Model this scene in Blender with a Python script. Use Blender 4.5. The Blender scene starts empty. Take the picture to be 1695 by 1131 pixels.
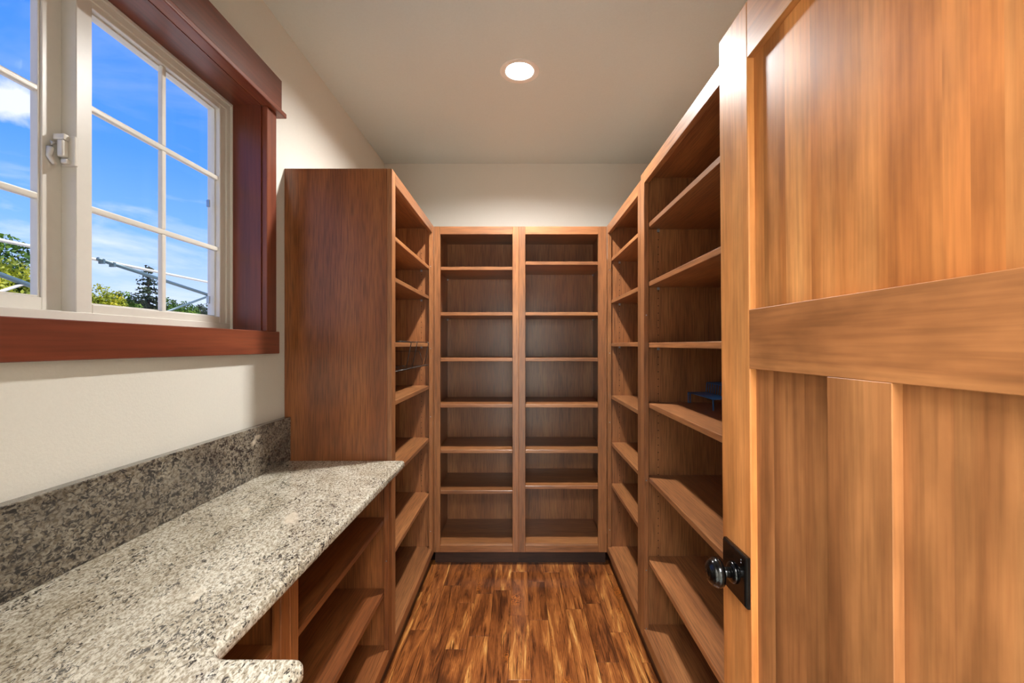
import bpy, bmesh, math, random
from mathutils import Vector, Matrix
random.seed(11)
PI = math.pi
SC = bpy.context.scene
COL = SC.collection
H = 1.45                       # lens height above the floor

# ------------------------------------------------------------------ camera
cd = bpy.data.cameras.new('camera')
cam = bpy.data.objects.new('camera', cd)
COL.objects.link(cam)
cam.location = (0, 0, H)
cam.rotation_euler = (PI / 2, 0, 0)
cd.sensor_fit = 'HORIZONTAL'
cd.sensor_width = 36.0
cd.lens = 36.0 * 735.0 / 1695.0
cd.shift_x = -12.5 / 1695.0
cd.shift_y = 6.5 / 1695.0
cd.clip_start = 0.02
cd.clip_end = 500
SC.camera = cam

# ------------------------------------------------------------------ view
SC.view_settings.view_transform = 'Standard'
SC.view_settings.look = 'None'
SC.view_settings.gamma = 1.0
SC.view_settings.use_curve_mapping = False
SC.view_settings.exposure = 0.0

# ------------------------------------------------------------------ light levels
LAMP = 2300.0          # radiance of the downlight lens
HALL_W = 220.0         # added fill lamp overhead in the hall, unseen behind the lens
HALL_FILL = 30.0        # added fill lamp at the blank hall end, no window there
SKY = 1.25
SUN = 7.5


def lin(c):
    r = []
    for v in c[:3]:
        v = v / 255.0
        r.append(v / 12.92 if v <= 0.04045 else ((v + 0.055) / 1.055) ** 2.4)
    return (r[0], r[1], r[2], 1.0)


# ------------------------------------------------------------------ sky
W = bpy.data.worlds.new('sky')
SC.world = W
W.use_nodes = True
wt = W.node_tree
wt.nodes.clear()


def nd(t, kind, **kw):
    n = t.nodes.new(kind)
    for k, v in kw.items():
        setattr(n, k, v)
    return n


def ramp(t, stops, interp='LINEAR'):
    n = t.nodes.new('ShaderNodeValToRGB')
    n.color_ramp.interpolation = interp
    e = n.color_ramp.elements
    while len(e) < len(stops):
        e.new(0.5)
    for i, (p, c) in enumerate(stops):
        e[i].position = p
        e[i].color = c if len(c) == 4 else (c[0], c[1], c[2], 1)
    return n


wo = nd(wt, 'ShaderNodeOutputWorld')
wb = nd(wt, 'ShaderNodeBackground')
wb.inputs['Strength'].default_value = SKY
tc = nd(wt, 'ShaderNodeTexCoord')
sp = nd(wt, 'ShaderNodeSeparateXYZ')
wt.links.new(tc.outputs['Generated'], sp.inputs[0])
sr = ramp(wt, [(0.0, lin((222, 232, 250))), (0.10, lin((186, 212, 252))), (0.19, lin((128, 182, 254))),
               (0.32, lin((84, 152, 253))), (0.50, lin((68, 136, 250))), (1.0, lin((50, 110, 228)))])
wt.links.new(sp.outputs['Z'], sr.inputs[0])
mp = nd(wt, 'ShaderNodeMapping')
mp.inputs['Scale'].default_value = (2.6, 2.6, 9.0)
mp.inputs['Location'].default_value = (1.3, 0.4, 0.2)
wt.links.new(tc.outputs['Generated'], mp.inputs[0])
cn = nd(wt, 'ShaderNodeTexNoise')
cn.inputs['Scale'].default_value = 1.5
cn.inputs['Detail'].default_value = 7
cn.inputs['Roughness'].default_value = 0.6
cn.inputs['Distortion'].default_value = 0.5
wt.links.new(mp.outputs[0], cn.inputs['Vector'])
cr = ramp(wt, [(0.50, (0, 0, 0, 1)), (0.78, (0.85, 0.85, 0.85, 1))])
wt.links.new(cn.outputs['Fac'], cr.inputs[0])
hz = ramp(wt, [(0.0, (1, 1, 1, 1)), (0.20, (0.8, 0.8, 0.8, 1)), (0.34, (0.18, 0.18, 0.18, 1))])
wt.links.new(sp.outputs['Z'], hz.inputs[0])
mu = nd(wt, 'ShaderNodeMath', operation='MULTIPLY')
wt.links.new(cr.outputs[0], mu.inputs[0])
wt.links.new(hz.outputs[0], mu.inputs[1])
mx = nd(wt, 'ShaderNodeMixRGB')
mx.inputs[2].default_value = lin((246, 248, 255))
wt.links.new(mu.outputs[0], mx.inputs[0])
wt.links.new(sr.outputs[0], mx.inputs[1])
# one small puff of cumulus
vd = nd(wt, 'ShaderNodeVectorMath', operation='SUBTRACT')
vd.inputs[1].default_value = Vector((-845, 735, 405)).normalized()
wt.links.new(tc.outputs['Generated'], vd.inputs[0])
vs_ = nd(wt, 'ShaderNodeVectorMath', operation='MULTIPLY')
vs_.inputs[1].default_value = (1.0, 1.0, 1.9)
wt.links.new(vd.outputs[0], vs_.inputs[0])
vl = nd(wt, 'ShaderNodeVectorMath', operation='LENGTH')
wt.links.new(vs_.outputs[0], vl.inputs[0])
pn = nd(wt, 'ShaderNodeTexNoise')
pn.inputs['Scale'].default_value = 22
pn.inputs['Detail'].default_value = 6
wt.links.new(tc.outputs['Generated'], pn.inputs['Vector'])
pa = nd(wt, 'ShaderNodeMath', operation='MULTIPLY_ADD')
wt.links.new(pn.outputs['Fac'], pa.inputs[0])
pa.inputs[1].default_value = 0.10
wt.links.new(vl.outputs['Value'], pa.inputs[2])
pr = ramp(wt, [(0.075, (0.85, 0.85, 0.85, 1)), (0.105, (0, 0, 0, 1))])
wt.links.new(pa.outputs[0], pr.inputs[0])
mx2 = nd(wt, 'ShaderNodeMixRGB')
mx2.inputs[2].default_value = lin((244, 246, 255))
wt.links.new(pr.outputs[0], mx2.inputs[0])
wt.links.new(mx.outputs[0], mx2.inputs[1])
wt.links.new(mx2.outputs[0], wb.inputs[0])
wt.links.new(wb.outputs[0], wo.inputs[0])

# ------------------------------------------------------------------ sun, added hall fill lamps
sl = bpy.data.lights.new('sun', 'SUN')
sl.energy = SUN
sl.angle = 0.01
sl.color = (1.0, 0.95, 0.86)
so = bpy.data.objects.new('sun', sl)
COL.objects.link(so)
so.rotation_euler = Vector((-0.50, 0.20, -0.84)).to_track_quat('-Z', 'Y').to_euler()

hl = bpy.data.lights.new('hall_fill_top', 'AREA')
hl.shape = 'RECTANGLE'
hl.size = 1.3
hl.size_y = 1.5
hl.energy = HALL_W
hl.color = (0.97, 0.98, 1.0)
ho = bpy.data.objects.new('hall_fill_top', hl)
COL.objects.link(ho)
ho.location = (0.0, -1.3, 2.80)
dl_ = bpy.data.lights.new('hall_fill_end', 'AREA')
dl_.shape = 'RECTANGLE'
dl_.size = 1.9
dl_.size_y = 2.1
dl_.energy = HALL_FILL
dl_.color = (0.93, 0.97, 1.0)
do_ = bpy.data.objects.new('hall_fill_end', dl_)
COL.objects.link(do_)
do_.location = (0.0, -2.95, 1.3)
do_.rotation_euler = (PI / 2, 0, 0)


# ================================================================== materials
def new_mat(name):
    m = bpy.data.materials.new(name)
    m.use_nodes = True
    t = m.node_tree
    return m, t, t.nodes['Principled BSDF']


def mixrgb(t, a, b, fac, blend='MIX'):
    n = t.nodes.new('ShaderNodeMixRGB')
    n.blend_type = blend
    for i, v in ((0, fac), (1, a), (2, b)):
        if hasattr(v, 'is_linked'):
            t.links.new(v, n.inputs[i])
        else:
            n.inputs[i].default_value = v
    return n.outputs[0]


def wood(name, stops, axis='Z', rough=0.32, coat=0.25, coarse=9.0, along=0.9, fine=190.0, fstr=0.45,
         var=0.18, bump=0.03, dist=0.6, speck=0.0, spec=0.5):
    """stained timber, grain running along one local axis"""
    m, t, b = new_mat(name)
    tcn = nd(t, 'ShaderNodeTexCoord')
    oi = nd(t, 'ShaderNodeObjectInfo')
    off = nd(t, 'ShaderNodeVectorMath', operation='MULTIPLY_ADD')
    cmb = nd(t, 'ShaderNodeCombineXYZ')
    for i in range(3):
        t.links.new(oi.outputs['Random'], cmb.inputs[i])
    t.links.new(cmb.outputs[0], off.inputs[0])
    off.inputs[1].default_value = (17.3, 29.1, 41.7)
    t.links.new(tcn.outputs['Object'], off.inputs[2])
    ai = 'XYZ'.index(axis)

    def mapped(across, al):
        mpn = nd(t, 'ShaderNodeMapping')
        s = [across] * 3
        s[ai] = al
        mpn.inputs['Scale'].default_value = s
        t.links.new(off.outputs[0], mpn.inputs[0])
        return mpn.outputs[0]
    n1 = nd(t, 'ShaderNodeTexNoise')
    n1.inputs['Scale'].default_value = 1.0
    n1.inputs['Detail'].default_value = 4
    n1.inputs['Distortion'].default_value = dist
    t.links.new(mapped(coarse, along), n1.inputs['Vector'])
    r1 = ramp(t, stops)
    t.links.new(n1.outputs['Fac'], r1.inputs[0])
    n2 = nd(t, 'ShaderNodeTexNoise')
    n2.inputs['Scale'].default_value = 1.0
    n2.inputs['Detail'].default_value = 3
    t.links.new(mapped(fine, fine * 0.045), n2.inputs['Vector'])
    r2 = ramp(t, [(0.30, (1 - fstr, 1 - fstr, 1 - fstr, 1)), (0.60, (1.06, 1.06, 1.06, 1))])
    t.links.new(n2.outputs['Fac'], r2.inputs[0])
    c = mixrgb(t, r1.outputs[0], r2.outputs[0], 1.0, 'MULTIPLY')
    if speck > 0:
        n3 = nd(t, 'ShaderNodeTexNoise')
        n3.inputs['Scale'].default_value = 1.0
        n3.inputs['Detail'].default_value = 4
        t.links.new(mapped(15.0, 7.0), n3.inputs['Vector'])
        r3 = ramp(t, [(0.34, (1 - speck, 1 - speck, 1 - speck, 1)), (0.62, (1.05, 1.05, 1.05, 1))])
        t.links.new(n3.outputs['Fac'], r3.inputs[0])
        c = mixrgb(t, c, r3.outputs[0], 1.0, 'MULTIPLY')
    mr = nd(t, 'ShaderNodeMapRange')
    mr.inputs['To Min'].default_value = 1.0 - var
    mr.inputs['To Max'].default_value = 1.0 + var
    t.links.new(oi.outputs['Random'], mr.inputs[0])
    c = mixrgb(t, c, mr.outputs[0], 1.0, 'MULTIPLY')
    t.links.new(c, b.inputs['Base Color'])
    b.inputs['Roughness'].default_value = rough
    b.inputs['Coat Weight'].default_value = coat
    b.inputs['Coat Roughness'].default_value = 0.22
    b.inputs['Specular IOR Level'].default_value = spec
    bp = nd(t, 'ShaderNodeBump')
    bp.inputs['Strength'].default_value = bump
    bp.inputs['Distance'].default_value = 0.002
    t.links.new(n2.outputs['Fac'], bp.inputs['Height'])
    t.links.new(bp.outputs[0], b.inputs['Normal'])
    return m


OAK = [(0.25, lin((126, 78, 45))), (0.5, lin((149, 95, 55))), (0.75, lin((166, 112, 67)))]
OAKR = [(0.25, lin((110, 60, 29))), (0.5, lin((134, 76, 37))), (0.75, lin((151, 91, 47)))]
oak = {a: wood('stained_oak_' + a, OAK, a, rough=0.42, coat=0.3) for a in 'XZ'}
oakR = {a: wood('red_stained_oak_' + a, OAKR, a, rough=0.38, coat=0.4) for a in 'XZ'}
CHERRY = [(0.25, lin((88, 40, 24))), (0.5, lin((120, 58, 36))), (0.75, lin((140, 74, 46)))]
cherry = {a: wood('red_cherry_' + a, CHERRY, a, rough=0.38, coat=0.2, coarse=14, fine=120, fstr=0.18) for a in 'YZ'}
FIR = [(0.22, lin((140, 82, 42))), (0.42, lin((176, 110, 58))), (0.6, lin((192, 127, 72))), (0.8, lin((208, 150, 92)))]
FIRD = [(0.22, lin((116, 71, 40))), (0.42, lin((148, 96, 57))), (0.6, lin((166, 111, 67))), (0.8, lin((184, 131, 83)))]  # darker tones of the same fir, for the door's lower parts
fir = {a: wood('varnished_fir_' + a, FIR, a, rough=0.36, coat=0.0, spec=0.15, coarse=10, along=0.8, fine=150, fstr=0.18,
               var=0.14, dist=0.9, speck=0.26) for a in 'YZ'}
firD = {a: wood('darker_fir_' + a, FIRD, a, rough=0.36, coat=0.0, spec=0.15, coarse=10, along=0.8, fine=150, fstr=0.18,
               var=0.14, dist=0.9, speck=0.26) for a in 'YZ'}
kickm = wood('dark_kick', [(0.3, lin((52, 30, 20))), (0.7, lin((72, 43, 29)))], 'X', rough=0.5, coat=0.0)


def paint(name, col, rough=0.6, bump=0.05, scale=220.0):
    m, t, b = new_mat(name)
    tcn = nd(t, 'ShaderNodeTexCoord')
    n = nd(t, 'ShaderNodeTexNoise')
    n.inputs['Scale'].default_value = scale
    n.inputs['Detail'].default_value = 2
    t.links.new(tcn.outputs['Object'], n.inputs['Vector'])
    bp = nd(t, 'ShaderNodeBump')
    bp.inputs['Strength'].default_value = bump
    bp.inputs['Distance'].default_value = 0.004
    t.links.new(n.outputs['Fac'], bp.inputs['Height'])
    t.links.new(bp.outputs[0], b.inputs['Normal'])
    lo = tuple(v * 0.97 for v in col[:3]) + (1,)
    r = ramp(t, [(0.3, lo), (0.7, col)])
    t.links.new(n.outputs['Fac'], r.inputs[0])
    t.links.new(r.outputs[0], b.inputs['Base Color'])
    b.inputs['Roughness'].default_value = rough
    return m


wallm = paint('cream_wall_paint', lin((220, 216, 205)), 0.55, 0.12, 160)
ceilm = paint('ceiling_paint', lin((214, 221, 217)), 0.7, 0.12, 130)
vinyl = paint('white_vinyl', lin((226, 221, 210)), 0.35, 0.0, 40)
whitem = paint('white_enamel', lin((236, 232, 224)), 0.4, 0.0, 40)


def plain(name, col, rough=0.4, metal=0.0, coat=0.0, nscale=60, amt=0.08):
    m, t, b = new_mat(name)
    tcn = nd(t, 'ShaderNodeTexCoord')
    n = nd(t, 'ShaderNodeTexNoise')
    n.inputs['Scale'].default_value = nscale
    t.links.new(tcn.outputs['Object'], n.inputs['Vector'])
    lo = tuple(v * (1 - amt) for v in col[:3]) + (1,)
    r = ramp(t, [(0.3, lo), (0.7, col)])
    t.links.new(n.outputs['Fac'], r.inputs[0])
    t.links.new(r.outputs[0], b.inputs['Base Color'])
    b.inputs['Roughness'].default_value = rough
    b.inputs['Metallic'].default_value = metal
    b.inputs['Coat Weight'].default_value = coat
    return m


blackm = plain('black_bronze', lin((16, 15, 14)), 0.22, 0.6, 0.4)
steel = plain('pin_steel', lin((170, 176, 182)), 0.3, 0.9)
holem = plain('hole_dark', lin((30, 15, 8)), 0.9)
wirem = plain('bronze_wire', lin((44, 38, 34)), 0.4, 0.5)
bluewire = plain('navy_wire', lin((34, 96, 156)), 0.35, 0.2, 0.3)
polew = plain('white_pole', lin((214, 206, 190)), 0.4)
poleg = plain('grey_pole', lin((92, 112, 116)), 0.4, 0.3)
bark = plain('bark', lin((70, 54, 40)), 0.9, nscale=8, amt=0.4)
groundm = plain('pale_bounce_ground', lin((206, 198, 182)), 0.9, nscale=3, amt=0.15)  # unseen ground, paled to throw sunlight up at the pantry ceiling


def emit(name, col, s):
    m = bpy.data.materials.new(name)
    m.use_nodes = True
    t = m.node_tree
    t.nodes.clear()
    o = nd(t, 'ShaderNodeOutputMaterial')
    e = nd(t, 'ShaderNodeEmission')
    e.inputs[0].default_value = col
    e.inputs[1].default_value = s
    t.links.new(e.outputs[0], o.inputs[0])
    return m


lensm = emit('lamp_lens', (1.0, 0.99, 0.965, 1), LAMP)


def glass_mat():
    m = bpy.data.materials.new('window_glass')
    m.use_nodes = True
    t = m.node_tree
    t.nodes.clear()
    o = nd(t, 'ShaderNodeOutputMaterial')
    tr = nd(t, 'ShaderNodeBsdfTransparent')
    gl = nd(t, 'ShaderNodeBsdfGlossy')
    gl.inputs['Roughness'].default_value = 0.02
    fr = nd(t, 'ShaderNodeMath', operation='MULTIPLY_ADD')
    lw = nd(t, 'ShaderNodeLayerWeight')
    pw_ = nd(t, 'ShaderNodeMath', operation='POWER')
    t.links.new(lw.outputs['Facing'], pw_.inputs[0])
    pw_.inputs[1].default_value = 4.0
    t.links.new(pw_.outputs[0], fr.inputs[0])
    fr.inputs[1].default_value = 0.35
    fr.inputs[2].default_value = 0.006
    mxs = nd(t, 'ShaderNodeMixShader')
    t.links.new(fr.outputs[0], mxs.inputs[0])
    t.links.new(tr.outputs[0], mxs.inputs[1])
    t.links.new(gl.outputs[0], mxs.inputs[2])
    t.links.new(mxs.outputs[0], o.inputs[0])
    return m


glassm = glass_mat()


def granite(name, base, mid, dark, dk0, dk1, fs=115, gs=150):
    m, t, b = new_mat(name)
    tcn = nd(t, 'ShaderNodeTexCoord')
    mpn = nd(t, 'ShaderNodeMapping')
    mpn.inputs['Scale'].default_value = (1.0, 1.0, 1.0)
    mpn.inputs['Rotation'].default_value = (0.0, 0.1, -0.25)
    t.links.new(tcn.outputs['Object'], mpn.inputs[0])
    st = nd(t, 'ShaderNodeMapping')
    st.inputs['Scale'].default_value = (1.25, 0.62, 1.0)
    t.links.new(mpn.outputs[0], st.inputs[0])

    def noise(scale, det, dis=0.0, rough=0.6):
        n = nd(t, 'ShaderNodeTexNoise')
        n.inputs['Scale'].default_value = scale
        n.inputs['Detail'].default_value = det
        n.inputs['Distortion'].default_value = dis
        n.inputs['Roughness'].default_value = rough
        t.links.new(st.outputs[0], n.inputs['Vector'])
        return n.outputs['Fac']
    cloud = ramp(t, [(0.32, mid), (0.62, base)])
    t.links.new(noise(7, 4, 0.8), cloud.inputs[0])
    gr = ramp(t, [(0.38, lin((150, 138, 118))), (0.60, (1, 1, 1, 1))])
    t.links.new(noise(gs, 3, 0.6), gr.inputs[0])
    c = mixrgb(t, cloud.outputs[0], gr.outputs[0], 0.8, 'MULTIPLY')
    # dark mineral flecks, denser in some drifts
    dens = noise(9, 3, 1.0)
    fl = noise(fs, 4, 1.2, 0.62)
    mr = nd(t, 'ShaderNodeMapRange')
    mr.inputs['From Min'].default_value = 0.3
    mr.inputs['From Max'].default_value = 0.7
    mr.inputs['To Min'].default_value = -0.07
    mr.inputs['To Max'].default_value = 0.07
    t.links.new(dens, mr.inputs[0])
    ad = nd(t, 'ShaderNodeMath', operation='ADD')
    t.links.new(fl, ad.inputs[0])
    t.links.new(mr.outputs[0], ad.inputs[1])
    fr = ramp(t, [(dk0, (0, 0, 0, 1)), (dk1, (1, 1, 1, 1))])
    t.links.new(ad.outputs[0], fr.inputs[0])
    c = mixrgb(t, c, dark, fr.outputs[0])
    # pale quartz islands
    v = nd(t, 'ShaderNodeTexVoronoi')
    v.inputs['Scale'].default_value = 5.0
    wn = nd(t, 'ShaderNodeTexNoise')
    wn.inputs['Scale'].default_value = 26
    wn.inputs['Detail'].default_value = 3
    t.links.new(st.outputs[0], wn.inputs['Vector'])
    wa = nd(t, 'ShaderNodeVectorMath', operation='MULTIPLY_ADD')
    wa.inputs[1].default_value = (0.07, 0.07, 0.07)
    t.links.new(wn.outputs['Color'], wa.inputs[0])
    t.links.new(st.outputs[0], wa.inputs[2])
    t.links.new(wa.outputs[0], v.inputs['Vector'])
    qr = ramp(t, [(0.09, (0.7, 0.7, 0.7, 1)), (0.15, (0, 0, 0, 1))])
    t.links.new(v.outputs['Distance'], qr.inputs[0])
    c = mixrgb(t, c, lin((214, 200, 178)), qr.outputs[0])
    t.links.new(c, b.inputs['Base Color'])
    b.inputs['Roughness'].default_value = 0.13
    b.inputs['Coat Weight'].default_value = 0.2
    return m


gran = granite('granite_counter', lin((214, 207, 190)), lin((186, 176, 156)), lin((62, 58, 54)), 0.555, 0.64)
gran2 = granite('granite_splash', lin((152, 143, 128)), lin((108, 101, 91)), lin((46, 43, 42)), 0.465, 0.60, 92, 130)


def plank_mat():
    m, t, b = new_mat('figured_plank')
    tcn = nd(t, 'ShaderNodeTexCoord')
    oi = nd(t, 'ShaderNodeObjectInfo')
    cmb = nd(t, 'ShaderNodeCombineXYZ')
    for i in range(3):
        t.links.new(oi.outputs['Random'], cmb.inputs[i])
    off = nd(t, 'ShaderNodeVectorMath', operation='MULTIPLY_ADD')
    off.inputs[1].default_value = (71.0, 53.0, 37.0)
    t.links.new(cmb.outputs[0], off.inputs[0])
    t.links.new(tcn.outputs['Object'], off.inputs[2])

    def noise(sx, sy, det, dis, rough=0.6):
        mpn = nd(t, 'ShaderNodeMapping')
        mpn.inputs['Scale'].default_value = (sx, sy, 1.0)
        t.links.new(off.outputs[0], mpn.inputs[0])
        n = nd(t, 'ShaderNodeTexNoise')
        n.inputs['Scale'].default_value = 1.0
        n.inputs['Detail'].default_value = det
        n.inputs['Distortion'].default_value = dis
        n.inputs['Roughness'].default_value = rough
        t.links.new(mpn.outputs[0], n.inputs['Vector'])
        return n.outputs['Fac']
    r1 = ramp(t, [(0.28, lin((84, 44, 20))), (0.43, lin((134, 76, 36))), (0.56, lin((164, 98, 48))),
                  (0.65, lin((200, 136, 70))), (0.74, lin((226, 174, 104)))])
    mr = nd(t, 'ShaderNodeMapRange')
    mr.inputs['To Min'].default_value = -0.13
    mr.inputs['To Max'].default_value = 0.06
    t.links.new(oi.outputs['Random'], mr.inputs[0])
    ad = nd(t, 'ShaderNodeMath', operation='ADD')
    t.links.new(noise(15, 1.7, 5, 2.0), ad.inputs[0])
    t.links.new(mr.outputs[0], ad.inputs[1])
    t.links.new(ad.outputs[0], r1.inputs[0])
    c = r1.outputs[0]
    r2 = ramp(t, [(0.34, lin((92, 60, 40))), (0.47, (1, 1, 1, 1)), (0.62, (1, 1, 1, 1)), (0.72, lin((190, 160, 130)))])
    t.links.new(noise(34, 2.4, 5, 2.6, 0.66), r2.inputs[0])
    c = mixrgb(t, c, r2.outputs[0], 0.85, 'MULTIPLY')
    r3 = ramp(t, [(0.35, (0.72, 0.68, 0.64, 1)), (0.55, (1.05, 1.05, 1.05, 1))])
    fn = noise(190, 9, 3, 1.0)
    t.links.new(fn, r3.inputs[0])
    c = mixrgb(t, c, r3.outputs[0], 0.8, 'MULTIPLY')
    # cathedral grain lines
    mw_ = nd(t, 'ShaderNodeMapping')
    mw_.inputs['Scale'].default_value = (1.0, 0.16, 1.0)
    t.links.new(off.outputs[0], mw_.inputs[0])
    wv = nd(t, 'ShaderNodeTexWave')
    wv.bands_direction = 'X'
    wv.inputs['Scale'].default_value = 38.0
    wv.inputs['Distortion'].default_value = 9.0
    wv.inputs['Detail'].default_value = 2.5
    wv.inputs['Detail Scale'].default_value = 0.35
    t.links.new(mw_.outputs[0], wv.inputs['Vector'])
    r4 = ramp(t, [(0.0, (0.62, 0.56, 0.52, 1)), (0.35, (1, 1, 1, 1)), (1.0, (1.04, 1.04, 1.04, 1))])
    t.links.new(wv.outputs['Fac'], r4.inputs[0])
    c = mixrgb(t, c, r4.outputs[0], 0.75, 'MULTIPLY')
    # knots and burls
    mk = nd(t, 'ShaderNodeMapping')
    mk.inputs['Scale'].default_value = (5.0, 2.6, 0.0)
    t.links.new(off.outputs[0], mk.inputs[0])
    v = nd(t, 'ShaderNodeTexVoronoi')
    v.inputs['Scale'].default_value = 1.0
    t.links.new(mk.outputs[0], v.inputs['Vector'])
    kr = ramp(t, [(0.0, (1, 1, 1, 1)), (0.12, (0.7, 0.7, 0.7, 1)), (0.22, (0, 0, 0, 1))])
    t.links.new(v.outputs['Distance'], kr.inputs[0])
    kc = ramp(t, [(0.40, lin((50, 24, 10))), (0.5, lin((150, 78, 26))), (0.62, lin((196, 116, 46)))])
    t.links.new(noise(60, 40, 4, 2.5), kc.inputs[0])
    c = mixrgb(t, c, kc.outputs[0], kr.outputs[0])
    t.links.new(c, b.inputs['Base Color'])
    b.inputs['Roughness'].default_value = 0.3
    b.inputs['Coat Weight'].default_value = 0.25
    bp = nd(t, 'ShaderNodeBump')
    bp.inputs['Strength'].default_value = 0.05
    bp.inputs['Distance'].default_value = 0.002
    t.links.new(fn, bp.inputs['Height'])
    t.links.new(bp.outputs[0], b.inputs['Normal'])
    return m


plankm = plank_mat()


def leaf_mat(name, a, b_, c_):
    m, t, b = new_mat(name)
    g = nd(t, 'ShaderNodeNewGeometry')
    n = nd(t, 'ShaderNodeTexNoise')
    n.inputs['Scale'].default_value = 1.6
    n.inputs['Detail'].default_value = 5
    t.links.new(g.outputs['Position'], n.inputs['Vector'])
    r = ramp(t, [(0.32, a), (0.5, b_), (0.68, c_)])
    t.links.new(n.outputs['Fac'], r.inputs[0])
    t.links.new(r.outputs[0], b.inputs['Base Color'])
    b.inputs['Roughness'].default_value = 0.6
    tl = nd(t, 'ShaderNodeBsdfTranslucent')
    t.links.new(r.outputs[0], tl.inputs[0])
    ms = nd(t, 'ShaderNodeMixShader')
    ms.inputs[0].default_value = 0.3
    t.links.new(b.outputs[0], ms.inputs[1])
    t.links.new(tl.outputs[0], ms.inputs[2])
    t.links.new(ms.outputs[0], t.nodes['Material Output'].inputs[0])
    return m


leafY = leaf_mat('leaf_yellow_green', lin((74, 94, 18)), lin((152, 158, 34)), lin((206, 190, 46)))
leafG = leaf_mat('leaf_green', lin((28, 52, 14)), lin((68, 104, 26)), lin((116, 144, 40)))
leafD = leaf_mat('leaf_dark', lin((20, 32, 21)), lin((40, 55, 34)), lin((66, 82, 46)))


# ================================================================== builders
def tag(o, label=None, cat=None, group=None, kind=None):
    if label:
        o['label'] = label
    if cat:
        o['category'] = cat
    if group:
        o['group'] = group
    if kind:
        o['kind'] = kind
    return o


def empty(name, loc=(0, 0, 0), rz=0.0):
    o = bpy.data.objects.new(name, None)
    o.empty_display_size = 0.05
    COL.objects.link(o)
    o.location = loc
    o.rotation_euler = (0, 0, rz)
    return o


def link(name, me, parent=None, loc=(0, 0, 0)):
    o = bpy.data.objects.new(name, me)
    COL.objects.link(o)
    o.location = loc
    if parent is not None:
        o.parent = parent
    return o


CACHE = {}


def bevel_bm(bm, w, seg=1):
    if w > 0:
        bmesh.ops.bevel(bm, geom=list(bm.edges), offset=w, segments=seg, profile=0.6, affect='EDGES')


def box_into(bm, x0, x1, y0, y1, z0, z1):
    v = [bm.verts.new(p) for p in ((x0, y0, z0), (x1, y0, z0), (x1, y1, z0), (x0, y1, z0),
                                   (x0, y0, z1), (x1, y0, z1), (x1, y1, z1), (x0, y1, z1))]
    for f in ((3, 2, 1, 0), (4, 5, 6, 7), (0, 1, 5, 4), (1, 2, 6, 5), (2, 3, 7, 6), (3, 0, 4, 7)):
        bm.faces.new([v[i] for i in f])


def fin(bm, name, mat, smooth=False):
    me = bpy.data.meshes.new(name)
    bmesh.ops.recalc_face_normals(bm, faces=bm.faces)
    bm.to_mesh(me)
    bm.free()
    me.materials.append(mat)
    if smooth:
        for p in me.polygons:
            p.use_smooth = True
    return me


def box(name, mat, parent, x0, x1, y0, y1, z0, z1, bev=0.0012, seg=1):
    key = (round(x1 - x0, 5), round(y1 - y0, 5), round(z1 - z0, 5), bev, seg, mat.name)
    me = CACHE.get(key)
    if me is None:
        bm = bmesh.new()
        hx, hy, hz_ = (x1 - x0) / 2, (y1 - y0) / 2, (z1 - z0) / 2
        box_into(bm, -hx, hx, -hy, hy, -hz_, hz_)
        bevel_bm(bm, bev, seg)
        me = fin(bm, name, mat)
        CACHE[key] = me
    return link(name, me, parent, ((x0 + x1) / 2, (y0 + y1) / 2, (z0 + z1) / 2))


def boxes(name, mat, parent, lst, bev=0.0):
    bm = bmesh.new()
    for b_ in lst:
        box_into(bm, *b_)
    bevel_bm(bm, bev)
    return link(name, fin(bm, name, mat), parent)


def tube_into(bm, pts, r, seg=6):
    pts = [Vector(p) for p in pts]
    rings = []
    n = len(pts)
    for i, p in enumerate(pts):
        if i == 0:
            d = pts[1] - p
        elif i == n - 1:
            d = p - pts[i - 1]
        else:
            d = (pts[i + 1] - p).normalized() + (p - pts[i - 1]).normalized()
        d.normalize()
        a = Vector((0, 0, 1)) if abs(d.z) < 0.9 else Vector((1, 0, 0))
        u = d.cross(a).normalized()
        w = d.cross(u).normalized()
        rr = r[i] if isinstance(r, (list, tuple)) else r
        rings.append([bm.verts.new(p + (u * math.cos(2 * PI * k / seg) + w * math.sin(2 * PI * k / seg)) * rr)
                      for k in range(seg)])
    for i in range(n - 1):
        for k in range(seg):
            bm.faces.new((rings[i][k], rings[i][(k + 1) % seg], rings[i + 1][(k + 1) % seg], rings[i + 1][k]))
    bm.faces.new(rings[0][::-1])
    bm.faces.new(rings[-1])


def tubes(name, mat, parent, lst, r, seg=6):
    bm = bmesh.new()
    for pts in lst:
        tube_into(bm, pts, r, seg)
    return link(name, fin(bm, name, mat, True), parent)


def lathe(name, mat, parent, prof, loc, axis='Z', seg=40, close=True):
    """profile of (radius, height) turned about an axis"""
    bm = bmesh.new()
    rings = []
    for (r, h) in prof:
        ring = []
        for k in range(seg):
            a = 2 * PI * k / seg
            c, s = r * math.cos(a), r * math.sin(a)
            ring.append(bm.verts.new((c, s, h) if axis == 'Z' else (h, c, s)))
        rings.append(ring)
    for i in range(len(rings) - 1):
        for k in range(seg):
            bm.faces.new((rings[i][k], rings[i][(k + 1) % seg], rings[i + 1][(k + 1) % seg], rings[i + 1][k]))
    if close:
        bm.faces.new(rings[0])
        bm.faces.new(rings[-1][::-1])
    return link(name, fin(bm, name, mat, True), parent, loc)


# ================================================================== the room
XL, XR = -1.04, 1.055
YB = 3.419
YF0, YF1 = 0.04, 0.16
CZ = H + 1.40
LX, LY = 0.0, 2.267            # downlight
WIN_Y0, WIN_Y1 = 0.520, 1.789
WIN_Z0, WIN_Z1 = H + 0.0575, H + 0.966

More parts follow.
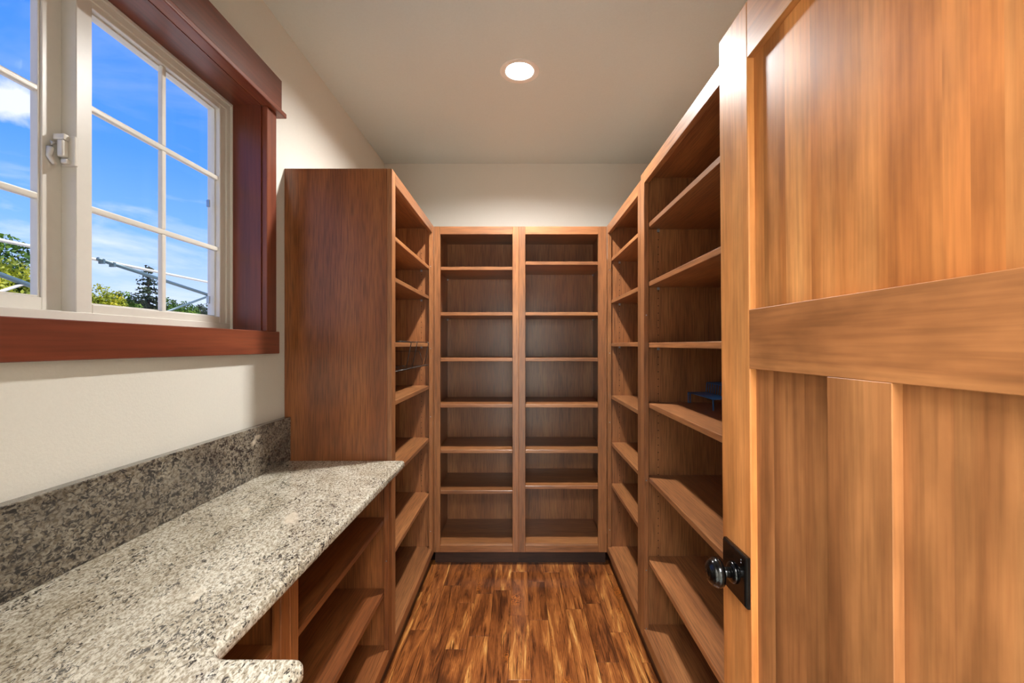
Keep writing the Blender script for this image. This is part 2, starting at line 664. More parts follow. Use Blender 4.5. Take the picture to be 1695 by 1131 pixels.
# floor: subfloor slab with planks laid on it
fl = boxes('floor', kickm, None, [(XL - 0.24, XR + 0.12, -3.0, YB + 0.12, -0.12, -0.012)])
tag(fl, 'dark subfloor carrying the figured hardwood planks', kind='structure')
pw = 0.1015
x = -0.66
row = 0
while x < 0.66:
    y = YF1 - random.uniform(0.0, 0.5)
    while y < 3.0:
        L = random.choice((0.38, 0.46, 0.62, 0.78, 0.95))
        a, b_ = max(y, YF1), min(y + L, 3.0)
        if b_ - a > 0.05:
            dz = random.uniform(-0.0006, 0.0)
            p = box('plank', plankm, fl, x + 0.0006, x + pw - 0.0006, a + 0.0006, b_ - 0.0006, -0.012, dz, 0.0008)
        y += L
    x += pw
    row += 1
hallfloor = box('floor_hall', ceilm, None, XL, XR, -3.0, YF0, -0.012, 0.0, 0)  # coloured pale so hall light bounces neutral onto the pantry ceiling
tag(hallfloor, 'unseen hall floor outside the doorway, made pale to bounce light', kind='structure')

# ceiling with a round opening for the downlight
bm = bmesh.new()
S = 0.15
X0, X1, Y0, Y1 = XL - 0.24, XR + 0.12, -3.0, YB + 0.12
for b_ in ((X0, LX - S, Y0, Y1, CZ, CZ + 0.12), (LX + S, X1, Y0, Y1, CZ, CZ + 0.12),
           (LX - S, LX + S, Y0, LY - S, CZ, CZ + 0.12), (LX - S, LX + S, LY + S, Y1, CZ, CZ + 0.12),
           (LX - S, LX + S, LY - S, LY + S, CZ + 0.10, CZ + 0.12)):
    box_into(bm, *b_)
ci, sq = [], []
for k in range(48):
    a = 2 * PI * (k + 0.0) / 48
    c, s = math.cos(a), math.sin(a)
    q = S / max(abs(c), abs(s))
    ci.append(bm.verts.new((LX + 0.085 * c, LY + 0.085 * s, CZ)))
    sq.append(bm.verts.new((LX + q * c, LY + q * s, CZ)))
for k in range(48):
    j = (k + 1) % 48
    bm.faces.new((ci[k], ci[j], sq[j], sq[k]))
tag(link('ceiling', fin(bm, 'ceiling', ceilm)), 'plain painted ceiling', kind='structure')

wl = boxes('wall_left', wallm, None, [
    (XL - 0.19, XL, -3.0, WIN_Y0 - 0.004, 0, CZ), (XL - 0.19, XL, WIN_Y1 + 0.004, YB + 0.12, 0, CZ),
    (XL - 0.19, XL, WIN_Y0 - 0.004, WIN_Y1 + 0.004, 0, WIN_Z0 - 0.02),
    (XL - 0.19, XL, WIN_Y0 - 0.004, WIN_Y1 + 0.004, WIN_Z1 + 0.02, CZ)])
tag(wl, 'cream wall with the window', kind='structure')
tag(boxes('wall_back', wallm, None, [(XL, XR, YB, YB + 0.12, 0, CZ)]), 'cream wall behind the far bookcases', kind='structure')
tag(boxes('wall_right', wallm, None, [(XR, XR + 0.12, -3.0, YB + 0.12, 0, CZ)]), 'cream wall behind the right bookcases', kind='structure')
tag(boxes('wall_front', wallm, None, [(XL, -0.36, YF0, YF1, 0, CZ), (0.45, XR, YF0, YF1, 0, CZ),
                                      (-0.36, 0.45, YF0, YF1, H + 0.66, CZ)]), 'cream wall with the doorway', kind='structure')
tag(boxes('wall_hall', wallm, None, [(XL, XR, -3.12, -3.0, 0, CZ)]), 'cream end wall of the hall', kind='structure')

# ================================================================== window
win = empty('window_1', (-1.163, (WIN_Y0 + WIN_Y1) / 2, WIN_Z0))
tag(win, 'white vinyl sliding window with grilles', kind='structure')
bx0 = win.location


def wbox(name, mat, parent, x0, x1, y0, y1, z0, z1, bev=0.0015, seg=1, org=None):
    o = org if org is not None else bx0
    return box(name, mat, parent, x0 - o[0], x1 - o[0], y0 - o[1], y1 - o[1], z0 - o[2], z1 - o[2], bev, seg)


FX0, FX1 = -1.237, -1.160
wf = 0.030
wbox('frame_rail', vinyl, win, FX0, FX1, WIN_Y0, WIN_Y1, WIN_Z0, WIN_Z0 + wf)
wbox('frame_rail', vinyl, win, FX0, FX1, WIN_Y0, WIN_Y1, WIN_Z1 - wf, WIN_Z1)
wbox('frame_stile', vinyl, win, FX0, FX1, WIN_Y0, WIN_Y0 + wf, WIN_Z0 + wf, WIN_Z1 - wf)
wbox('frame_stile', vinyl, win, FX0, FX1, WIN_Y1 - wf, WIN_Y1, WIN_Z0 + wf, WIN_Z1 - wf)
wbox('frame_lip', vinyl, win, -1.160, -1.152, WIN_Y1 - 0.010, WIN_Y1, WIN_Z0, WIN_Z1, 0.001)
wbox('frame_lip', vinyl, win, -1.160, -1.152, WIN_Y0, WIN_Y1 - 0.010, WIN_Z1 - 0.010, WIN_Z1, 0.001)


def sash(x_front, depth, y0, y1, z0, z1, st_l, st_r, rail_b, rail_t, gx, vmunt, hm):
    s = empty('sash')
    s.parent = win
    s.location = (x_front - bx0[0], (y0 + y1) / 2 - bx0[1], z0 - bx0[2])
    o = (x_front, (y0 + y1) / 2, z0)

    def sb(name, mat, *a, **k):
        return wbox(name, mat, s, *a, org=o, **k)
    xb = x_front - depth
    sb('sash_stile', vinyl, xb, x_front, y0, y0 + st_l, z0, z1)
    sb('sash_stile', vinyl, xb, x_front, y1 - st_r, y1, z0, z1)
    sb('sash_rail', vinyl, xb, x_front, y0 + st_l, y1 - st_r, z0, z0 + rail_b)
    sb('sash_rail', vinyl, xb, x_front, y0 + st_l, y1 - st_r, z1 - rail_t, z1)
    a0, a1, c0, c1 = y0 + st_l, y1 - st_r, z0 + rail_b, z1 - rail_t
    # stepped glazing bead behind the muntins
    bd = 0.005
    for q in ((a0, a0 + bd, c0, c1), (a1 - bd, a1, c0, c1)):
        sb('glazing_bead', vinyl, gx - 0.002, gx + 0.012, *q, bev=0.001)
    for q in ((a0 + bd, a1 - bd, c0, c0 + bd), (a0 + bd, a1 - bd, c1 - bd, c1)):
        sb('glazing_bead', vinyl, gx - 0.002, gx + 0.012, *q, bev=0.001)
    sb('glass', glassm, gx - 0.0125, gx - 0.0085, a0, a1, c0, c1, bev=0)
    mw = 0.0085
    mxx0, mxx1 = x_front - 0.022, x_front - 0.006
    for z in hm:
        sb('muntin', vinyl, mxx0, mxx1, a0, a1, z - mw, z + mw, bev=0.004, seg=2)
    for y in vmunt:
        ed = [c0] + list(hm) + [c1]
        for k in range(len(ed) - 1):
            lo = ed[k] + (mw if k else 0)
            hi = ed[k + 1] - (mw if k < len(ed) - 2 else 0)
            sb('muntin', vinyl, mxx0, mxx1, y - mw, y + mw, lo, hi, bev=0.004, seg=2)
    return s


# near pane slides in the outer track, far pane sits proud in the inner track
sash(-1.205, 0.031, WIN_Y0 + wf, 1.206, WIN_Z0 + 0.022, WIN_Z1 - 0.022, 0.040, 0.086, 0.042, 0.040, -1.222,
     [0.835], [H + 0.3765, H + 0.6475])
s2 = sash(-1.165, 0.040, 1.167, WIN_Y1 - 0.031, WIN_Z0 + 0.018, WIN_Z1 - 0.018, 0.044, 0.032, 0.036, 0.028, -1.194,
          [1.464], [H + 0.374, H + 0.6495])
# small brackets seen on the far glazing edge
for z in (H + 0.545, H + 0.175):
    wbox('glass_clip', steel, win, -1.200, -1.188, 1.700, 1.706, z - 0.014, z + 0.014, 0.001)
# sash lock
lk = empty('sash_lock')
lk.parent = win
lo = Vector((-1.178, 1.160, H + 0.51))
lk.location = lo - Vector(bx0)
box('lock_base', vinyl, lk, -0.016, 0.020, -0.004, 0.0065, -0.042, 0.036, 0.003, 2)
box('lock_cap', vinyl, lk, -0.022, 0.008, -0.020, -0.004, 0.020, 0.036, 0.004, 2)
box('lock_barrel', vinyl, lk, -0.010, 0.006, -0.022, -0.004, -0.024, 0.020, 0.005, 3)
bm = bmesh.new()
tube_into(bm, [(-0.012, -0.026, 0.010), (-0.020, -0.027, -0.004), (-0.022, -0.027, -0.026), (-0.010, -0.025, -0.046)],
          [0.008, 0.0075, 0.007, 0.005], 10)
link('lock_lever', fin(bm, 'lock_lever', vinyl, True), lk)
box('lock_stop', vinyl, lk, -0.006, 0.010, -0.016, -0.004, -0.040, -0.028, 0.003, 2)

# casing
trm = empty('trim_1', (XL, (WIN_Y0 + WIN_Y1) / 2, WIN_Z0))
tag(trm, 'red-brown cherry casing around the window', kind='structure')
to = tuple(trm.location)


def tb(name, mat, *a, **k):
    return wbox(name, mat, trm, *a, org=to, **k)


tb('apron', cherry['Y'], XL, -1.010, WIN_Y0 - 0.081, 1.870, H - 0.034, H + 0.0575, bev=0.002)
tb('sill_board', cherry['Y'], FX0 + 0.01, XL, WIN_Y0, WIN_Y1, WIN_Z0 - 0.018, WIN_Z0 - 0.0005, bev=0.001)
tb('jamb_board', cherry['Z'], -1.152, XL, WIN_Y1 - 0.004, WIN_Y1 + 0.004, WIN_Z0, WIN_Z1 + 0.001, bev=0)
tb('jamb_board', cherry['Z'], -1.152, XL, WIN_Y0 - 0.004, WIN_Y0 + 0.004, WIN_Z0, WIN_Z1 + 0.001, bev=0)
tb('jamb_board', cherry['Y'], -1.152, XL, WIN_Y0, WIN_Y1, WIN_Z1, WIN_Z1 + 0.018, bev=0)
tb('side_casing', cherry['Z'], XL, -1.018, WIN_Y1 + 0.002, 1.860, H + 0.0575, H + 0.967, bev=0.002)
tb('side_casing', cherry['Z'], XL, -1.018, WIN_Y0 - 0.071, WIN_Y0 - 0.002, H + 0.0575, H + 0.967, bev=0.002)
tb('head_casing', cherry['Y'], XL, -1.008, WIN_Y0 - 0.095, 1.884, H + 0.987, H + 1.122, bev=0.002)
tb('head_bead', cherry['Y'], XL, -0.994, WIN_Y0 - 0.108, 1.897, H + 0.967, H + 0.987, bev=0.004, seg=2)

# ================================================================== door
DX = 0.403 + 0.0163
DY0, DY1 = 0.179, 0.8985
DZ0, DZ1 = 0.012, H + 0.6125
door = empty('door_1', (DX + 0.0175, DY0, 0))
tag(door, 'varnished fir panel door standing open with a black knob', kind='structure')
do = tuple(door.location)
door.rotation_euler = (0, -0.0079, 0)      # hangs a little out of plumb


def db(name, mat, *a, **k):
    return wbox(name, mat, door, *a, org=do, **k)


st = 0.110
db('stile', fir['Z'], DX, DX + 0.035, DY1 - st, DY1, DZ0, DZ1, bev=0.0025, seg=2)
db('stile', fir['Z'], DX, DX + 0.035, DY0, DY0 + st, DZ0, DZ1, bev=0.0025, seg=2)
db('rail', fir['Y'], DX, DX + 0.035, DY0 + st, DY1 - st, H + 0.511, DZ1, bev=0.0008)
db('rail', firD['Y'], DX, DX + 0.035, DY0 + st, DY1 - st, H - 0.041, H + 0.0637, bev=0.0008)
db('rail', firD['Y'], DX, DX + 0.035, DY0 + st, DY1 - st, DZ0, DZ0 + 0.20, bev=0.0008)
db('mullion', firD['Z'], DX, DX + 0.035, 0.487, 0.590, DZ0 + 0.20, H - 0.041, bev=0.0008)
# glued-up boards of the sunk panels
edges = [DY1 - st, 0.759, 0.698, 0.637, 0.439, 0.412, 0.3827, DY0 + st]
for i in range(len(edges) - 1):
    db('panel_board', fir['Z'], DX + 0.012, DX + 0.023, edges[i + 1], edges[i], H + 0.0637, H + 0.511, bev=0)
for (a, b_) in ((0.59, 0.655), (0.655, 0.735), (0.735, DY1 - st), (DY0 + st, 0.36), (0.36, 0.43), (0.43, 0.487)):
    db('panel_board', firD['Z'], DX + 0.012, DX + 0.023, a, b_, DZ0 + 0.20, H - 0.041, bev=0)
# knob on a rectangular plate
kn = empty('door_knob')
kn.parent = door
KC = (DX, 0.836, H - 0.425)
kn.location = (KC[0] - do[0], KC[1] - do[1], KC[2] - do[2])
bm = bmesh.new()
box_into(bm, -0.009, 0.0, -0.0455, 0.0455, -0.046, 0.046)
bmesh.ops.bevel(bm, geom=[e for e in bm.edges if all(v.co.x < -0.005 for v in e.verts)], offset=0.004, segments=2,
                profile=0.3, affect='EDGES')
link('rose_plate', fin(bm, 'rose_plate', blackm), kn)
lathe('collar', blackm, kn, [(0.020, -0.009), (0.020, -0.012), (0.017, -0.015), (0.013, -0.016)], (0, 0, -0.002), 'X', 32)
lathe('shank', blackm, kn, [(0.0105, -0.012), (0.0095, -0.022), (0.0115, -0.031)], (0, 0, -0.002), 'X', 24)
lathe('knob', blackm, kn, [(0.010, -0.029), (0.018, -0.030), (0.0255, -0.034), (0.0272, -0.040), (0.0255, -0.046),
                           (0.0235, -0.0475), (0.0232, -0.0495), (0.0205, -0.053), (0.0185, -0.0535), (0.0178, -0.0552),
                           (0.0120, -0.0575), (0.0095, -0.0568), (0.0070, -0.0578), (0.0020, -0.0585)],
      (0, 0, -0.002), 'X', 40)
for dz in (0.031, 0.036):
    lathe('screw', steel, kn, [(0.0014, -0.009), (0.0014, -0.0094)], (0, -0.030, dz), 'X', 8)

# ================================================================== bookcases
T = 0.018
FT = 0.022          # face frame thickness
ST = 0.022          # shelf thickness
pin_me = None


def pin_mesh():
    global pin_me
    if pin_me is None:
        bm = bmesh.new()
        box_into(bm, -0.0015, 0.0015, -0.006, 0.006, -0.012, 0.002)
        box_into(bm, 0.0, 0.009, -0.004, 0.004, -0.002, 0.0)
        tube_into(bm, [(-0.001, 0, -0.006), (0.006, 0, -0.006)], 0.0028, 8)
        pin_me = fin(bm, 'shelf_pin', steel)
    return pin_me


def screw_mesh():
    if 'screw' not in CACHE:
        bm = bmesh.new()
        tube_into(bm, [(0, 0, 0), (0.0012, 0, 0)], 0.0032, 8)
        CACHE['screw'] = fin(bm, 'screw', steel)
    return CACHE['screw']


def hole_rows(w_in, ys, zs, parent, off, sgn):
    bm = bmesh.new()
    for y in ys:
        for z in zs:
            vs = [bm.verts.new((0.0, y + 0.0026 * math.cos(PI * k / 3), z + 0.0026 * math.sin(PI * k / 3))) for k in range(6)]
            bm.faces.new(vs)
    o = link('peg_holes', fin(bm, 'peg_holes', holem), parent, off)
    tag(o, kind='stuff')
    return o


def bookcase(name, label, group, loc, rz, w, d, ztop, sl_, sr_, rail, shelves, zb=0.090, zbt=0.138, kick=0.025,
             base=False, holes=True, back_gap=0.012, screws=(), cat='bookcase', topped=True, oak=oak, end=None):
    """front face in the local xz plane at y = 0, body behind it; x runs along the face"""
    r = empty(name, loc, rz)
    tag(r, label, cat, group)
    # carcass
    sides = []
    for sx in (0.0, w - T):
        s = box('side_panel', end if (end and sx == 0.0) else oak['Z'], r, sx, sx + T, FT, d, zb, ztop, 0.001)
        sides.append(s)
        if holes:
            inner = T / 2 + 0.0004 if sx == 0 else -T / 2 - 0.0004
            zs = [z for z in [0.36 + 0.0345 * k for k in range(60)] if z < ztop - 0.14]
            cy, cz = (FT + d) / 2, (zb + ztop) / 2
            hole_rows(w, (FT + 0.055 - cy, d - 0.075 - cy), [z - cz for z in zs], s, (inner, 0, 0), 1)
    yb = d - back_gap
    box('back_panel', oak['Z'], r, T, w - T, yb - 0.008, yb, zbt - 0.005, ztop - T if topped else ztop, 0)
    if topped:
        box('top_panel', oak['X'], r, T, w - T, FT, d, ztop - T, ztop, 0.001)
    box('bottom_panel', oak['X'], r, T, w - T, FT, yb - 0.008, zbt - T, zbt, 0.001)
    # face frame
    fs = box('stile', oak['Z'], r, 0.0, sl_, 0, FT, zb, ztop, 0.0015)
    fe = box('stile', oak['Z'], r, w - sr_, w, 0, FT, zb, ztop, 0.0015)
    box('top_rail', oak['X'], r, sl_, w - sr_, 0, FT, ztop - rail, ztop, 0.0015)
    box('bottom_rail', oak['X'], r, sl_, w - sr_, 0, FT, zb, zbt, 0.0015)
    box('toe_kick', kickm, r, 0.0, w, kick, kick + 0.016, 0.0, zb, 0)
    for (side, z) in screws:
        if side == 'L':
            link('screw', screw_mesh(), fs, (sl_ / 2 - 0.0006, 0.0, z - (zb + ztop) / 2))
        else:
            o = link('screw', screw_mesh(), fe, (-sr_ / 2 - 0.0006, 0.0, z - (zb + ztop) / 2))
    x0, x1 = T + 0.001, w - T - 0.001
    for z in shelves:
        y0, y1 = FT + 0.001, yb - 0.010
        s = box('shelf', oak['X'], r, x0, x1, y0, y1, z - ST, z, 0.0015)
        cx, cy, cz = (x0 + x1) / 2, (y0 + y1) / 2, z - ST / 2
        for yy in (FT + 0.055, d - 0.075):
            link('shelf_pin', pin_mesh(), s, (x0 - cx + 0.0016, yy - cy, -ST / 2 - 0.0002))
            p = link('shelf_pin', pin_mesh(), s, (x1 - cx - 0.0016, yy - cy, -ST / 2 - 0.0002))
            p.rotation_euler = (0, 0, PI)
    return r


def zs(*v):
    return [H + q for q in v]


TOP = H + 0.782
# far wall, two units side by side
D_B = YB - 2.917 - 0.001
bookcase('bookcase', 'left tall oak bookcase of the far wall pair, shelves evenly spaced and empty', 'bookcases round the pantry',
         (-0.563, 2.917, 0), 0, 0.557, D_B, TOP, 0.0417, 0.040, 0.052,
         zs(0.521, 0.220, -0.084, -0.390, -0.692, -0.962), kick=0.05, back_gap=0.05)
bookcase('bookcase', 'right tall oak bookcase of the far wall pair, with topmost shelf set a little higher', 'bookcases round the pantry',
         (-0.006, 2.917, 0), 0, 0.580, D_B, TOP, 0.044, 0.0575, 0.052,
         zs(0.556, 0.220, -0.084, -0.390, -0.692, -0.930), kick=0.05, back_gap=0.05)
# left wall tall unit (its plain end panel faces the doorway)
scr = [('R', H + q) for q in (0.51, -0.02, -0.46, -1.20)]
bookcase('bookcase', 'tall oak bookcase on the window wall, plain end panel above the granite counter', 'bookcases round the pantry',
         (-0.563, 1.962, 0), PI / 2, 0.954, 0.476, TOP, 0.053, 0.052, 0.055,
         zs(0.515, 0.321, 0.015, -0.260, -0.600, -0.957), screws=scr, end=oakR['Z'])
# right wall, far and near unit (local x runs back toward the doorway)
bookcase('bookcase', 'far tall oak bookcase on the right, in the corner beside the far wall pair', 'bookcases round the pantry',
         (0.575, 2.916, 0), -PI / 2, 0.809, XR - 0.575 - 0.001, H + 0.786, 0.030, 0.053, 0.058,
         zs(0.569, 0.296, 0.016, -0.326, -0.632, -0.900), screws=[('L', H + q) for q in (0.49, -0.05, -0.50, -1.20)])
bookcase('bookcase', 'near tall oak bookcase on the right, half hidden by the open door', 'bookcases round the pantry',
         (0.575, 2.106, 0), -PI / 2, 0.956, XR - 0.575 - 0.001, H + 0.806, 0.053, 0.053, 0.056,
         zs(0.5675, 0.295, 0.012, -0.2665, -0.609, -0.990),
         screws=[('L', H + q) for q in (0.14, -0.625, -1.04, -1.31)])

# base cabinets under the counter
CT = H - 0.507
CB = CT - 0.032
bookcase('base_cabinet', 'open oak base cabinet under the counter, against the tall bookcase', 'base cabinets under the counter',
         (-0.563, 1.090, 0), PI / 2, 0.871, 0.476, CB - 0.0005, 0.041, 0.047, 0.045, zs(-0.752, -1.063), cat='cabinet', oak=oakR,
         holes=False, screws=[('R', H - 0.93)])
bookcase('base_cabinet', 'open oak base cabinet under the counter, tucked in the inner corner', 'base cabinets under the counter',
         (-0.563, 0.701, 0), PI / 2, 0.388, 0.476, CB - 0.0005, 0.041, 0.042, 0.045, zs(-0.722, -1.063), cat='cabinet', oak=oakR, holes=False)
bookcase('base_cabinet', 'deeper oak base cabinet under the projecting end of the counter by the doorway', 'base cabinets under the counter',
         (-0.400, 0.162, 0), PI / 2, 0.537, 0.639, CB - 0.0005, 0.041, 0.041, 0.045, zs(-0.760,), cat='cabinet', oak=oakR, holes=False)


# ================================================================== granite counter
def fillet(pts, seg=6):
    out = []
    n = len(pts)
    for i in range(n):
        x, y, r = pts[i]
        p = Vector((x, y))
        if r <= 0:
            out.append((x, y))
            continue
        a = (Vector(pts[i - 1][:2]) - p).normalized()
        b_ = (Vector(pts[(i + 1) % n][:2]) - p).normalized()
        c = p + (a + b_) * r
        s, e = p + a * r, p + b_ * r
        a0 = math.atan2(s.y - c.y, s.x - c.x)
        a1 = math.atan2(e.y - c.y, e.x - c.x)
        dl = (a1 - a0 + PI) % (2 * PI) - PI
        for k in range(seg + 1):
            q = a0 + dl * k / seg
            out.append((c.x + r * math.cos(q), c.y + r * math.sin(q)))
    return out


ctop = empty('countertop', (XL, 1.0, CT))
tag(ctop, 'speckled grey granite countertop with upstand below the window', 'countertop')
out = fillet([(XL + 0.0005, 0.161, 0), (-0.344, 0.161, 0), (-0.344, 0.724, 0.022), (-0.505, 0.724, 0.026),
              (-0.505, 1.9605, 0.014), (XL + 0.0005, 1.9605, 0)])
bm = bmesh.new()
vb = [bm.verts.new((x - XL, y - 1.0, -0.032)) for x, y in out]
f = bm.faces.new(vb)
ex = bmesh.ops.extrude_face_region(bm, geom=[f])
bmesh.ops.translate(bm, vec=(0, 0, 0.032), verts=[g for g in ex['geom'] if isinstance(g, bmesh.types.BMVert)])
bmesh.ops.recalc_face_normals(bm, faces=bm.faces)
eds = [e for e in bm.edges if abs(e.verts[0].co.z - e.verts[1].co.z) < 1e-6]
bmesh.ops.bevel(bm, geom=eds, offset=0.011, segments=4, profile=0.5, affect='EDGES')
me = fin(bm, 'slab', gran)
link('slab', me, ctop)
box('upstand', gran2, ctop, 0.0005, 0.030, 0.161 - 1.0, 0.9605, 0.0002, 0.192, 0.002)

# ================================================================== downlight
dl = empty('ceiling_downlight', (LX, LY, CZ))
tag(dl, 'round white recessed downlight glowing in the ceiling', 'lamp')
lathe('trim_ring', whitem, dl, [(0.101, 0.0), (0.1005, -0.003), (0.098, -0.0045), (0.085, -0.0035), (0.072, -0.0022), (0.068, 0.0005),
                                (0.066, 0.003), (0.0565, 0.025), (0.0560, 0.029)], (0, 0, 0), 'Z', 64, close=False)
lathe('lens', lensm, dl, [(0.02, 0.0185), (0.035, 0.0198), (0.046, 0.022), (0.0555, 0.0248), (0.0555, 0.029)], (0, 0, 0), 'Z', 48)

# ================================================================== wire basket under the left shelf
bs = empty('wire_basket', (-0.59, 2.36, H + 0.015))
tag(bs, 'dark wire basket hooked under a shelf of the window-wall bookcase', 'basket')
bo = Vector(bs.location)


def bp_(x, y, z):
    return Vector((x, y, H + z)) - bo


YA, YZ = 2.00 + 0.03, 2.70
zt, zbk = 0.0185, -0.118
hooks = (2.263, 2.392, 2.69)
for y in hooks:
    tubes('hook_wire', wirem, bs, [[bp_(-0.80, y, zt), bp_(-0.556, y, zt), bp_(-0.552, y, zt - 0.006), bp_(-0.562, y - 0.02, -0.06),
                                    bp_(-0.566, y - 0.05, zbk + 0.003)]], 0.0022)
tubes('top_wire', wirem, bs, [[bp_(-0.557, YA, zt), bp_(-0.557, YZ, zt)]], 0.0020)
rim = [bp_(-0.556, YA, zbk), bp_(-0.556, YZ, zbk)]
tubes('front_bar', wirem, bs, [rim], 0.0024)
grid = []
for k in range(6):
    y = YA + (YZ - YA) * k / 5
    grid.append([bp_(-0.556, y, zbk), bp_(-0.60, y, zbk - 0.004), bp_(-0.80, y, zbk - 0.004), bp_(-0.82, y, -0.035)])
o = tubes('floor_wires', wirem, bs, grid, 0.0016)
tubes('back_bar', wirem, bs, [[bp_(-0.82, YA, -0.035), bp_(-0.82, YZ, -0.035)], [bp_(-0.80, YA, zbk - 0.004), bp_(-0.80, YZ, zbk - 0.004)],
                              [bp_(-0.70, YA, zbk - 0.006), bp_(-0.70, YZ, zbk - 0.006)]], 0.0024)
for y in (YA, YZ):
    tubes('end_wire', wirem, bs, [[bp_(-0.61, y, -0.035), bp_(-0.82, y, -0.035)], [bp_(-0.61, y, -0.035), bp_(-0.585, y, zbk)],
                                  [bp_(-0.72, y, -0.035), bp_(-0.72, y, zbk)]], 0.0018)

# ================================================================== stepped wire rack on the right shelf
rk = empty('wire_step_rack', (0.87, 1.93, H - 0.2665))
tag(rk, 'dark blue wire step rack on a shelf beside the open door', 'rack')
ro = Vector(rk.location)
RY0, RY1 = 1.800, 2.066


def rp(x, y, z):
    return Vector((x, y, H - 0.2665 + z)) - ro


def tier(x0, x1, z):
    tubes('tier_rim', bluewire, rk, [[rp(x0, RY0, z), rp(x0, RY1, z), rp(x1, RY1, z), rp(x1, RY0, z), rp(x0, RY0, z)]], 0.0024)
    w = []
    for k in range(1, 9):
        xx = x0 + (x1 - x0) * k / 9
        w.append([rp(xx, RY0, z + 0.001), rp(xx, RY1, z + 0.001)])
    tubes('tier_wires', bluewire, rk, w, 0.0018)


tier(0.785, 0.868, 0.048)
tier(0.872, 0.958, 0.094)
rs = []
for k in range(12):
    y = RY0 + (RY1 - RY0) * k / 11
    rs.append([rp(0.868, y, 0.048), rp(0.872, y, 0.094)])
tubes('riser_wires', bluewire, rk, rs, 0.0018)
for y in (RY0, RY1):
    s = 1 if y == RY0 else -1
    for xx, z in ((0.785, 0.048), (0.958, 0.094)):
        tubes('leg', bluewire, rk, [[rp(xx, y, z), rp(xx, y, 0.003), rp(xx + 0.003, y + s * 0.006, 0.0028), rp(xx + 0.006, y + s * 0.012, 0.003), rp(xx + 0.004, y + s * 0.012, z)]], 0.0026)

# ================================================================== outside
GZ = -0.45
gd = boxes('ground', groundm, None, [(-90, -1.5, -30, 120, GZ - 0.2, GZ)])
tag(gd, 'unseen ground outside the window, made pale to bounce light in', kind='structure')

# folding pole frame seen through the window
pf = empty('pole_frame', (-4.0, 4.5, GZ))
tag(pf, 'white metal rail with grey folding struts outside the window', 'pole frame')


def pp(y, z, dx=0.0):
    return (dx, y - 4.5, H + z - GZ)


tubes('rail', polew, pf, [[pp(2.2, 0.812), pp(7.6, 0.812)]], 0.014, 10)
for y in (2.5, 6.6):
    tubes('post', polew, pf, [[(0, y - 4.5, 0), pp(y, 0.80)]], 0.03, 10)
tubes('strut', poleg, pf, [[pp(4.18, 0.815, 0.03), pp(5.70, 0.640, 0.03)]], 0.019, 8)
tubes('strut', poleg, pf, [[pp(5.70, 0.640, 0.03), pp(4.85, 0.325, 0.03)]], 0.013, 8)
tubes('strut', poleg, pf, [[pp(2.9, 0.672, 0.03), pp(3.95, 0.395, 0.03)]], 0.021, 8)
tubes('strut', polew, pf, [[pp(3.55, 0.49, 0.03), pp(3.0, 0.215, 0.03)]], 0.012, 8)
for y, z in ((4.22, 0.80), (4.33, 0.79)):
    boxes('clamp', poleg, pf, [(0.005, 0.055, y - 4.5 - 0.010, y - 4.5 + 0.010, H + z - GZ - 0.025, H + z - GZ + 0.02)])


def leaf_into(vs, fs, p, s, rnd):
    n = Vector((rnd.gauss(0, 1), rnd.gauss(0, 1), rnd.gauss(0.4, 1))).normalized()
    a = Vector((rnd.gauss(0, 1), rnd.gauss(0, 1), rnd.gauss(0, 1)))
    u = n.cross(a).normalized()
    w = n.cross(u)
    i = len(vs)
    vs += [p - u * s, p - w * s * 0.55, p + u * s, p + w * s * 0.55]
    fs.append((i, i + 1, i + 2, i + 3))


def tree(label, px, ytop, X, rad, mat, leaves, lsz, seed, squash=1.15, group=None, cat='tree'):
    rnd = random.Random(seed)
    Y = X * 735.0 / (860 - px)
    ztop = H + (572 - ytop) / (860 - px) * X
    r = empty('broadleaf_tree', (-X, Y, GZ))
    tag(r, label, cat, group)
    hz_ = rad * squash
    cz = ztop - hz_ - GZ
    bm = bmesh.new()
    tube_into(bm, [(0, 0, 0), (0.05, 0.02, cz * 0.5), (0, 0, cz + hz_ * 0.4)], [rad * 0.12, rad * 0.09, rad * 0.03], 8)
    link('trunk', fin(bm, 'trunk', bark, True), r)
    blobs = [(Vector((0, 0, cz + hz_ * 0.62)), 0.38 * rad), (Vector((0, 0, cz)), 0.55 * rad)]
    for _ in range(26):
        d = Vector((rnd.gauss(0, 1), rnd.gauss(0, 1), rnd.gauss(0, 1))).normalized() * rnd.uniform(0.25, 0.72)
        blobs.append((Vector((d.x * rad, d.y * rad, cz + d.z * hz_)), rnd.uniform(0.24, 0.42) * rad))
    vs, fs = [], []
    for _ in range(leaves):
        c, br = rnd.choice(blobs)
        d = Vector((rnd.gauss(0, 1), rnd.gauss(0, 1), rnd.gauss(0.1, 1))).normalized()
        leaf_into(vs, fs, c + d * br * rnd.uniform(0.55, 1.0), lsz * rnd.uniform(0.6, 1.25), rnd)
    me = bpy.data.meshes.new('crown')
    me.from_pydata([tuple(v) for v in vs], [], fs)
    me.materials.append(mat)
    tag(link('crown', me, r), kind='stuff')
    return r


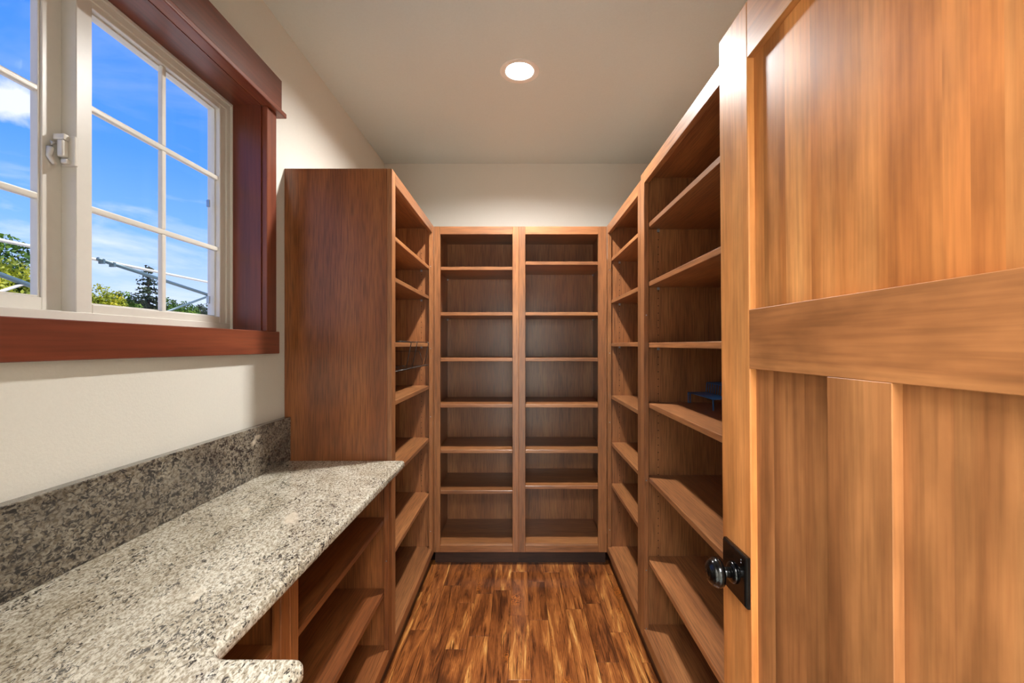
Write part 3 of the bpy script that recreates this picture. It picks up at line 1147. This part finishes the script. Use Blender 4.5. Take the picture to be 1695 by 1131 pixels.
def conifer(label, px, ytop, X, rad, height, seed):
    rnd = random.Random(seed)
    Y = X * 735.0 / (860 - px)
    ztop = H + (572 - ytop) / (860 - px) * X - GZ
    r = empty('conifer_tree', (-X, Y, GZ))
    tag(r, label, 'tree')
    bm = bmesh.new()
    tube_into(bm, [(0, 0, 0), (0, 0, ztop * 0.5), (0, 0, ztop)], [0.16, 0.10, 0.02], 8)
    link('trunk', fin(bm, 'trunk', bark, True), r)
    vs, fs = [], []
    z = ztop - 0.15
    while z > ztop - height:
        t = (ztop - z) / height
        R = rad * (0.14 + 0.86 * t ** 0.75)
        for _ in range(int(4 + 15 * t)):
            a = rnd.uniform(0, 2 * PI)
            L = R * rnd.uniform(0.55, 1.15)
            d = Vector((math.cos(a), math.sin(a), 0))
            nn = max(2, int(L * 34))
            for k in range(nn):
                q = (k + rnd.random()) / nn
                p = d * (L * q) + Vector((0, 0, z - 0.25 * L * q + 0.12 * L * q * q))
                p += Vector((rnd.gauss(0, 0.07), rnd.gauss(0, 0.07), rnd.gauss(0, 0.05)))
                leaf_into(vs, fs, p, rnd.uniform(0.06, 0.12), rnd)
        z -= rnd.uniform(0.20, 0.36)
    me = bpy.data.meshes.new('needles')
    me.from_pydata([tuple(v) for v in vs], [], fs)
    me.materials.append(leafD)
    tag(link('needles', me, r), kind='stuff')


G = 'trees beyond the window'
tree('tall round green tree seen through the near window pane', 4, 366, 20, 2.5, leafG, 26000, 0.10, 3, 1.5, G)
tree('yellow-green leafy tree below the tall round one in the near window pane', 20, 418, 14, 1.15, leafY, 7000, 0.06, 4, 1.3, G)
tree('bright yellow-green tree at the lower left of the far window pane', 164, 468, 18, 1.15, leafY, 6000, 0.065, 5, 1.1, G)
tree('small green tree just left of the conifer, far window pane', 204, 478, 22, 1.0, leafG, 5000, 0.075, 6, 1.3, G)
tree('low dark tree directly left behind the conifer', 228, 484, 27, 1.6, leafD, 5000, 0.10, 7, 0.9, G)
conifer('tall dark pointed conifer in the middle of the far window pane', 246, 440, 25, 1.45, 5.0, 8)
tree('low dark tree just right of the conifer beside the grille bar', 278, 493, 30, 1.7, leafG, 5000, 0.11, 9, 0.9, G)
tree('green tree in the distant row right of the grille bar, second from the right', 306, 499, 33, 1.9, leafG, 5000, 0.115, 10, 0.9, G)
tree('distant dark tree at the right edge of the far window pane', 336, 503, 36, 2.1, leafD, 5000, 0.12, 12, 0.9, G)
